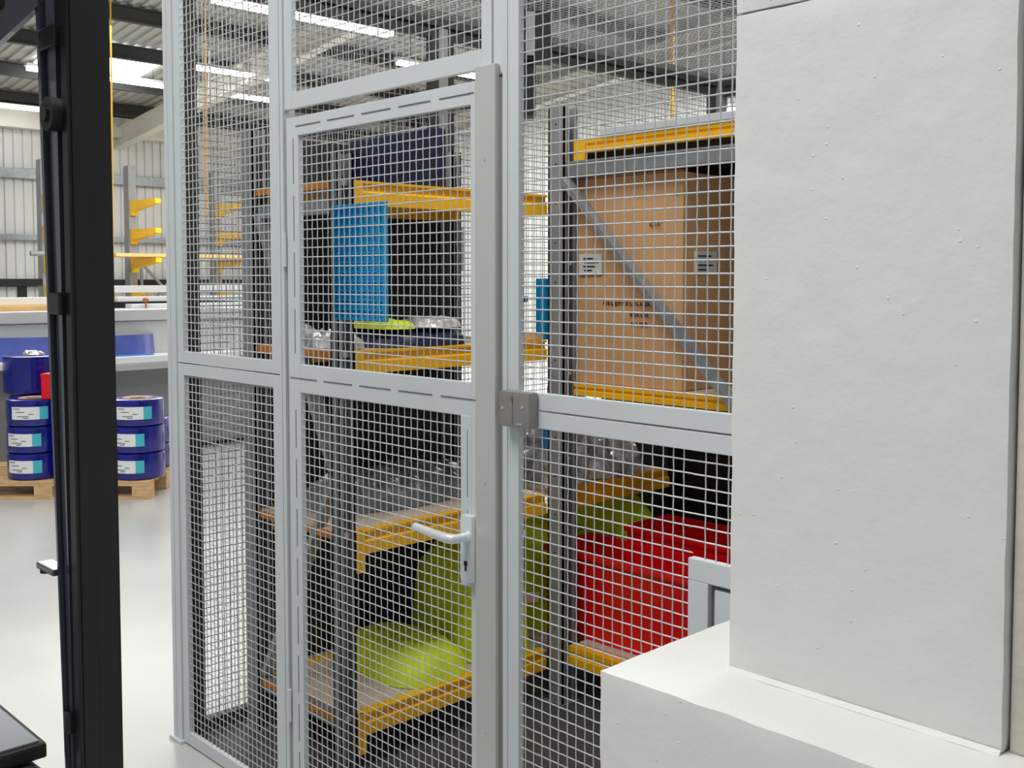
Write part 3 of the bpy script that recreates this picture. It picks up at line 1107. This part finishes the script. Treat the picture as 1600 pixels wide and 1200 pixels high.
pallet(pl(0, 0), RZ, 1.62, .84, 'pale wooden pallet carrying the blue wrapped coils')
pallet((-8.25, 6.15, 0), RZ, .8, .6, 'small pale pallet seen through the left mesh panel')
tag(MB().bbox(-8.62, -8.34, 6.0, 6.3, .139, .30, .02).build('small_crate', 'rubber'), 'small black crate on the pallet seen through the left mesh panel', 'crate')

CR, CH = .197, .203


def coil(label):
    t = empty('blue_coil', (0, 0, 0), label, 'coil', 'blue wrapped coils on the pallet')
    r, h = CR, CH
    mb = MB().lathe([(.085, .012), (r * .6, .0), (r - .016, .0), (r - .004, .006), (r, .020), (r + .001, h * .5), (r, h - .020), (r - .004, h - .006), (r - .016, h), (r * .6, h), (.085, h - .012)], 40)
    mb.build('coil_wrap', 'coil', t, True)
    MB().lathe([(.060, .005), (.084, .005), (.084, h - .004), (.060, h - .004)], 28).build('core', 'core', t, True)
    MB().lathe([(.0845, h - .009), (.112, h - .003), (.112, h + .001), (.0845, h - .005)], 28).build('inner_face', 'core', t, True)

    def patch(a0, a1, z0, z1, m, name, par, rr):
        mb = MB()
        n = 8
        vs = []
        for i in range(n + 1):
            a = a0 + (a1 - a0) * i / n
            for (q, z) in ((rr, z0), (rr, z1), (rr - .003, z1), (rr - .003, z0)):
                vs.append((q * math.cos(a), q * math.sin(a), z))
        fs = []
        for i in range(n):
            for k in range(4):
                k2 = (k + 1) % 4
                fs.append((i * 4 + k, i * 4 + 4 + k, i * 4 + 4 + k2, i * 4 + k2))
        fs += [(0, 1, 2, 3), (n * 4 + 3, n * 4 + 2, n * 4 + 1, n * 4)]
        return MB().add(vs, fs).build(name, m, par)
    a = -math.pi / 2
    lab = patch(a - .55, a + .50, .055, .150, 'white_l', 'label', t, r + .0035)
    patch(a + .50, a + .82, .055, .150, 'cyan', 'label_stripe', lab, r + .0037)
    for (s, e, z) in ((-.48, -.20, .136), (-.35, -.02, .112), (.1, .28, .096), (-.30, .12, .080), (-.1, .1, .068)):
        patch(a + s, a + e, z - .0022, z + .0022, 'ink', 'label_print', lab, r + .0045)
    return t


proto = None
spec = []
names_f = ['left', 'middle', 'right']
rows = ['bottom', 'second', 'third']
for c, a in enumerate((-.953, -.553, -.155)):
    for k in range(3):
        spec.append((pl(a, .20, .139 + k * (CH + .001)), RZ + (-.18 + .2 * c if c != 2 else -.25) + (.28 if k == 2 else 0) + random.uniform(-.03, .03),
                     f'blue wrapped coil, {rows[k]} in the {names_f[c]} front stack on the pallet'))
for c, a in enumerate((-1.12, -.70, -.245)):
    for k in range(3 if c < 2 else 3):
        spec.append((pl(a, .61, .139 + k * (CH + .001)), RZ + 2.6 + random.uniform(-.5, .5),
                     f'blue wrapped coil, {rows[k]} in the {names_f[c]} rear stack on the pallet'))
spec = [s for s in spec if not ('third in the right rear' in s[2])]
for i, (loc, rz, lb) in enumerate(spec):
    if proto is None:
        proto = coil(lb)
        proto.location = loc
        proto.rotation_euler = (0, 0, rz)
    else:
        copy_tree(proto, loc, rz, lb)
# big roll on the left rear stack
br = empty('blue_roll', pl(-1.13, .60, .139 + 3 * (CH + .001)), 'tall wide blue wrapped roll on top of the left rear stack', 'roll', rz=0)
z0 = .139 + 3 * (CH + .001)
cx, cy, _ = pl(-1.13, .60)
MB().lathe([(.08, z0 + .001), (.22, z0 + .001), (.228, z0 + .01), (.230, z0 + .15), (.228, z0 + .295), (.21, z0 + .30), (.08, z0 + .295)], 44, (cx, cy)).build('roll_wrap', 'coil', br, True)
MB().lathe([(.06, z0 + .004), (.079, z0 + .004), (.079, z0 + .302), (.06, z0 + .302)], 28, (cx, cy)).build('core', 'core', br, True)
hb = heap_mesh(cx - .12, cx + .12, cy - .06, cy + .06, z0 + .303, .02, 12, .014, fr=25, res=(30, 16)).build('plastic_film', 'film')
tag(hb, 'crumpled white film lying on top of the tall blue roll', 'plastic film')
# red box on the middle front stack
rb = empty('red_box', pl(-.60, .20, .751), 'small red box on the middle front coil stack, beside the black mast', 'box')
mb = rot_box(MB(), *pl(-.745, .19)[:2], .20, .20, .751, .920)
mb.build('box_body', 'red', rb)
rot_box(MB(), *pl(-.745, .19)[:2], .208, .208, .920, .940).build('lid', 'red', rb)

# ------------------------------------------------------------------ long machine with table behind the pallet
sm = empty('panel_machine', (-10.0, 2.5, 0), 'long pale grey machine with table rail behind the pallet of coils', 'machine')
MB().bbox(-10.35, -9.62, -1.0, 5.9, .04, .86, .01).build('lower_body', 'saw_d', sm)
MB().bbox(-10.30, -9.70, -.9, 5.8, 0, .04, .002).build('plinth', 'black', sm)
MB().bbox(-10.35, -9.25, -1.0, 5.9, .895, .955, .006).build('table', 'saw_w', sm)
MB().bbox(-9.30, -9.22, 3.95, 5.9, .835, .893, .01).build('table_rail', 'alu', sm)
MB().bbox(-9.31, -9.20, 3.88, 3.95, .82, .90, .01).build('rail_end_cap', 'black', sm)
MB().bbox(-10.35, -9.60, -1.0, 5.9, .9555, 1.265, .008).build('upper_panel', 'saw', sm)
MB().bbox(-10.37, -9.575, -1.0, 5.9, 1.268, 1.372, .008).build('top_cover', 'saw', sm)
# blue protective film on the table
fb = empty('blue_film_sheet', (-9.5, 3.6, .956), 'curved translucent blue film sheet standing on the machine table', 'film sheet')
mb = MB()
n = 60
pts = []
for i in range(n + 1):
    y = 1.2 + (4.52 - 1.2) * i / n
    x = -9.42 + .03 * math.sin(y * 2.3) - (.12 * max(0, (y - 4.2) / .32) ** 2)
    pts.append((x, y))
vs = []
for x, y in pts:
    vs += [(x, y, .957), (x - .03, y, 1.16 + .02 * math.sin(y)), (x - .036, y, 1.16 + .02 * math.sin(y)), (x - .006, y, .957)]
fs = []
for i in range(n):
    for k in range(4):
        k2 = (k + 1) % 4
        fs.append((i * 4 + k, i * 4 + 4 + k, i * 4 + 4 + k2, i * 4 + k2))
fs += [(0, 1, 2, 3), (4 * n + 3, 4 * n + 2, 4 * n + 1, 4 * n)]
MB().add(vs, fs).build('film', 'film_blue', fb, True)
tag(MB().bbox(-9.40, -9.36, 3.9, 4.42, .956, .966, .003).build('blue_strip', 'bluelabel'), 'short blue strip lying on the machine table', 'strip')

# things lying on the machine top
ZT = 1.373
tag(MB().bbox(-10.2, -9.9, .5, 3.75, ZT, ZT + .045, .004).build('timber_board', 'board'), 'orange brown timber board lying on the machine top at far left', 'board')
tag(MB().bbox(-10.3, -10.1, 3.18, 3.9, ZT + .047, ZT + .115, .004).build('white_profile', 'saw_w'), 'white boxed profile on the timber board left of the black mast', 'profile')
gs = empty('grey_screen', (-10.2, 4.3, ZT), 'dark grey square screen with pale frame on the machine top', 'screen')
MB().bbox(-10.25, -10.21, 3.85, 4.42, ZT, ZT + .22, .004).build('screen_frame', 'saw', gs)
MB().bbox(-10.212, -10.204, 3.87, 4.40, ZT + .012, ZT + .20, .002).build('screen_face', 'panelgrey', gs)
mb = MB().tube([(-10.0, 4.16, ZT + .09), (-10.0, 4.20, ZT + .115), (-10.0, 4.28, ZT + .115), (-10.0, 4.34, ZT + .095)], .012, 10)
mb.tube([(-10.0, 4.28, ZT + .11), (-10.0, 4.26, ZT + .05)], .010, 8)
t = empty('yellow_clamp', (-10.0, 4.2, ZT), 'small yellow clamp in front of the dark grey screen', 'clamp')
mb.build('clamp_jaw', 'yellow2', t, True)
MB().tube([(-10.0, 4.17, ZT + .09), (-10.0, 4.20, ZT + .001)], .010, 8).build('clamp_screw', 'rubber', t, True)
tag(MB().bbox(-10.3, -10.2, 4.45, 5.9, ZT + .06, ZT + .11, .004).build('white_profile', 'saw_w'), 'long white profile on the machine top right of the grey screen', 'profile')
tag(MB().bbox(-10.15, -10.0, 4.5, 5.9, ZT, ZT + .04, .004).build('white_profile', 'saw_w'), 'lower flat white profile at the front edge right of the grey screen', 'profile')
tag(MB().bbox(-10.3, -10.16, 4.45, 5.9, ZT, ZT + .058, .003).build('black_bar', 'rubber'), 'black bar under the long white profile', 'bar')
t = empty('copper_knob', (-9.95, 4.62, ZT), 'small copper coloured knob on a stem right of the screen', 'knob')
MB().lathe([(.0001, ZT + .06), (.03, ZT + .065), (.032, ZT + .09), (.018, ZT + .105), (.0001, ZT + .107)], 16, (-9.95, 4.62)).build('knob_head', 'brass', t, True)
MB().tube([(-9.95, 4.62, ZT), (-9.95, 4.62, ZT + .062)], .010, 8).build('stem', 'brass', t, True)
tag(MB().bbox(-12.2, -12.0, 4.6, 8.0, 1.50, 1.58, .004).build('white_rail', 'saw_w'), 'long white rail running behind the machine at eye height', 'rail')
for y in (4.7, 7.8):
    MB().box(-12.2, -12.1, y, y + .1, 0, 1.5).build('rail_leg', 'upright', bpy.data.objects['white_rail'])
tag(MB().bbox(-15.5, -15.3, 2.0, 5.6, 1.56, 1.66, .004).build('black_tube', 'rubber'), 'long black tube rack rail behind the machine at far left', 'rail')
for y in (2.3, 5.3):
    MB().box(-15.45, -15.35, y, y + .1, 0, 1.56).build('rail_leg', 'rubber', bpy.data.objects['black_tube'])


# ------------------------------------------------------------------ cantilever racks along the far wall
def cantilever(y, label, tube=False):
    t = empty('cantilever_rack', (-21.0, y, 0), label, 'rack', 'cantilever racks by the far wall')
    MB().bbox(-21.12, -20.88, y - .08, y + .08, 0, 3.95, .01).build('column', 'upright', t)
    MB().bbox(-21.12, -19.8, y - .08, y + .08, 0, .2, .01).build('base_arm', 'upright', t)
    for z in (3.10, 2.52, 1.94, 1.38):
        MB().prism([(-20.875, z - .16), (-20.875, z + .16), (-20.76, z + .14), (-19.74, z + .13), (-19.74, z + .04), (-20.76, z - .08), (-20.80, z - .16)], 'y', y - .06, y + .06).build('arm', 'yellow2', t)
    return t


cantilever(9.45, 'yellow armed cantilever rack column right of the black mast')
cantilever(7.72, 'yellow armed cantilever rack column just left of the black mast')
cantilever(11.35, 'yellow armed cantilever rack column seen through the left mesh panels')
tag(MB().bbox(-20.7, -19.75, 8.6, 13.0, 2.084, 2.15, .01).build('chipboard_sheet', 'board'), 'pale chipboard sheets lying on the cantilever arms by the wall', 'board')
mb = MB()
t = empty('cross_brace', (-21.5, 10.5, 0), 'dark cross brace between the cantilever columns at the far wall', 'brace')
for a, b in (((-21.5, 9.9, 2.0), (-21.5, 10.9, .9)), ((-21.53, 9.9, .9), (-21.53, 10.9, 2.0)), ((-21.5, 9.9, 0), (-21.5, 9.9, 2.1)), ((-21.5, 10.9, 0), (-21.5, 10.9, 2.1))):
    MB().beam(a, b, .05, .05, up=(1, 0, 0)).build('brace_bar', 'upright', t)
tag(MB().tube([(-20.4, 7.25, 2.131), (-20.4, 7.9, 2.131)], .05, 10).build('steel_tube', 'upright'), 'grey steel tube lying on an arm left of the mast', 'tube')


# ------------------------------------------------------------------ ceiling lamps
def lamp(x, y0, y1, z, label, w=.07, hh=.035):
    t = empty('strip_light', (x, (y0 + y1) / 2, z), label, 'light', 'strip lights under the roof')
    MB().bbox(x - w, x + w, y0, y1, z + .035, z + .085, .004).build('housing', 'lamp_body', t)
    MB().bbox(x - w * .8, x + w * .8, y0 + .03, y1 - .03, z - hh, z + .034, .01).build('tube', 'lamp', t)
    for yy in (y0 + .3, y1 - .3):
        MB().tube([(x, yy, z + .08), (x, yy, rz_(x) - .02)], .006, 6).build('suspension_wire', 'purlin', t)


lamp(-18.6, 6.60, 9.15, 5.2, 'strip light crossing behind the black mast, ending at the corner post')
lamp(-18.6, 9.5, 12.0, 5.2, 'strip light seen through the left mesh in line with the one by the mast')
lamp(-16.6, 8.55, 10.2, 5.2, 'short strip light seen high through the left mesh panel')
lamp(-21.0, 5.5, 8.05, 4.90, 'strip light low over the eaves at the left edge')
lamp(-12.2, 6.6, 9.4, 5.2, 'long bright strip light seen through the transom mesh', .13, .085)
lamp(-11.2, 7.2, 9.4, 5.55, 'fainter glowing strip standing in for a reflection above the long bright light')  # added glowing bar in place of a bright reflection
lamp(-16.2, 15.0, 15.6, 4.52, 'bright strip light seen right of the latch post')
lamp(-10.4, 14.7, 15.5, 4.52, 'strip light beside the pillar, above the grey board')
lamp(-13.9, 10.8, 12.6, 5.2, 'strip light low behind the transom mesh')


# hanging hoses
def hose(pts, m, label, r=.012):
    tag(MB().tube(pts, r, 8).build('hanging_hose', m, None, True), label, 'hose', 'hoses hanging from the roof')


hose([(-13.95, 5.93, rz_(-13.95) - .05), (-13.93, 5.94, 4.1), (-13.84, 5.87, 1.9)], 'hose_o', 'orange hose hanging from the roof, nearer the black mast')
hose([(-13.85, 6.02, rz_(-13.85) - .05), (-13.85, 6.01, 4.1), (-13.79, 5.96, 2.0)], 'hose', 'yellow hose hanging beside the orange one, right of the mast')
hose([(-13.0, 6.93, rz_(-13.0) - .05), (-12.98, 6.90, 4.6), (-12.93, 6.86, 2.5)], 'hose_o', 'orange hose seen through the upper left mesh panel')
hose([(-8.74, 11.40, rz_(-8.7) - .05), (-8.69, 11.35, 3.6)], 'hose', 'yellow hose hanging above the grey board near the pillar', .028)
tag(MB().tube([(-14.2, 7.6, rz_(-14.2) - .05), (-14.2, 7.62, 5.0), (-14.2, 7.6, 4.4)], .006, 6).build('pull_cord', 'lamp_body'), 'thin pale cord hanging in front of the roof skylight', 'cord')
# a cream steel beam and grey wall units behind the cage
t = empty('wall_unit', (-8.65, 7.46, 0), 'tall grey post mounted machine seen between gate mesh and its lock stile', 'machine')
rot_box(MB(), -8.66, 7.46, .20, .3, .0, 3.2).build('cabinet', 'saw_d', t)
rot_box(MB(), -8.60, 7.52, .10, .34, 1.75, 2.2).build('vent', 'upright', t)

# ------------------------------------------------------------------ forklift in the foreground (left)
fk = empty('forklift_truck', (-2.2, .75, 0), 'black forklift truck at the left edge, its mast rising through the frame', 'forklift')
UM, VM = -1.872, .7335
# mast: outer channel (faces +x) and recessed inner channel with rollers (faces -y)
mb = MB()
mb.bbox(UM - .03, UM, VM, VM + .078, .05, 2.9, .004)
mb.bbox(UM - .034, UM - .028, VM + .020, VM + .074, .05, 2.9, .001)
mb.build('mast_channel', 'fork', fk, False)
mb = MB()
mb.bbox(UM - .004, UM + .004, VM + .006, VM + .034, .05, 2.9, .002)
mb.build('mast_rib', 'fork', fk)
mb = MB()


def lf(z):   # the inner mast leans slightly against the outer channel
    return UM - .112 + (2.165 - z) * .044


def lean_bar(mb, a, b, y0, y1, z0=.12, z1=2.9):
    pts = []
    for z in (z0, z1):
        xa = lf(z) + a * (UM - .026 - lf(z))
        xb = lf(z) + b * (UM - .026 - lf(z))
        pts += [(xa, y0, z), (xb, y0, z), (xb, y1, z), (xa, y1, z)]
    return mb.hexa(pts)


lean_bar(mb, 0, 1, VM + .012, VM + .02)
lean_bar(mb, 0, .16, VM - .010, VM + .03)
mb.build('inner_channel', 'fork_g', fk)
lean_bar(MB(), .30, .78, VM - .002, VM + .012).build('lift_chain_cover', 'fork_g', fk)
for z in (1.955,):
    MB().tube([(UM - .050, VM + .011, z), (UM - .050, VM - .018, z)], .030, 26).build('roller', 'rubber', fk, True)
    MB().tube([(UM - .050, VM - .018, z), (UM - .050, VM - .024, z)], .014, 16).build('roller_pin', 'fork', fk, True)
for z in (2.09, .86, 1.62):
    MB().bbox(lf(z) + .006, UM - .028, VM - .012, VM + .014, z - .02, z + .02, .004).build('cross_bracket', 'fork', fk)
MB().bbox(UM - .145, UM - .062, VM - .02, VM + .012, 1.125, 1.137, .003).build('side_lug', 'fork_g', fk)
MB().tube([(UM - .135, VM - .004, 1.116), (UM - .135, VM - .004, 1.13)], .012, 12).build('lug_bolt', 'rubber', fk, True)
# hood
mb = MB()
mb.bbox(-3.3, -2.10, -.2, .757, .722, .752, .006)
mb.build('hood_edge', 'rubber', fk)
MB().bbox(-3.3, -2.112, -.2, .746, .750, .756, .002).build('hood', 'hood', fk)
MB().bbox(-3.28, -1.99, -.2, .749, .12, .716, .03).build('chassis', 'fork_g', fk, True)
MB().bbox(-2.08, -2.02, .2, .70, .715, .722, .002).build('chassis_trim', 'alu', fk)
# overhead guard bar at the top left
MB().beam((-1.985, .735, 2.19), (-2.06, .60, 2.03), .03, .045).build('guard_bar', 'fork_g', fk)
MB().bbox(-2.12, -2.0, .45, .70, 2.14, 2.30, .01).build('guard_plate', 'rubber', fk)
MB().bbox(-2.2, -1.90, .60, .80, .0, .12, .01).build('base_plate', 'rubber', fk)
for y in (.1, .62):
    MB().tube([(-3.0, y - .06, .12), (-3.0, y + .06, .12)], .12, 24).build('wheel', 'rubber', fk, True)
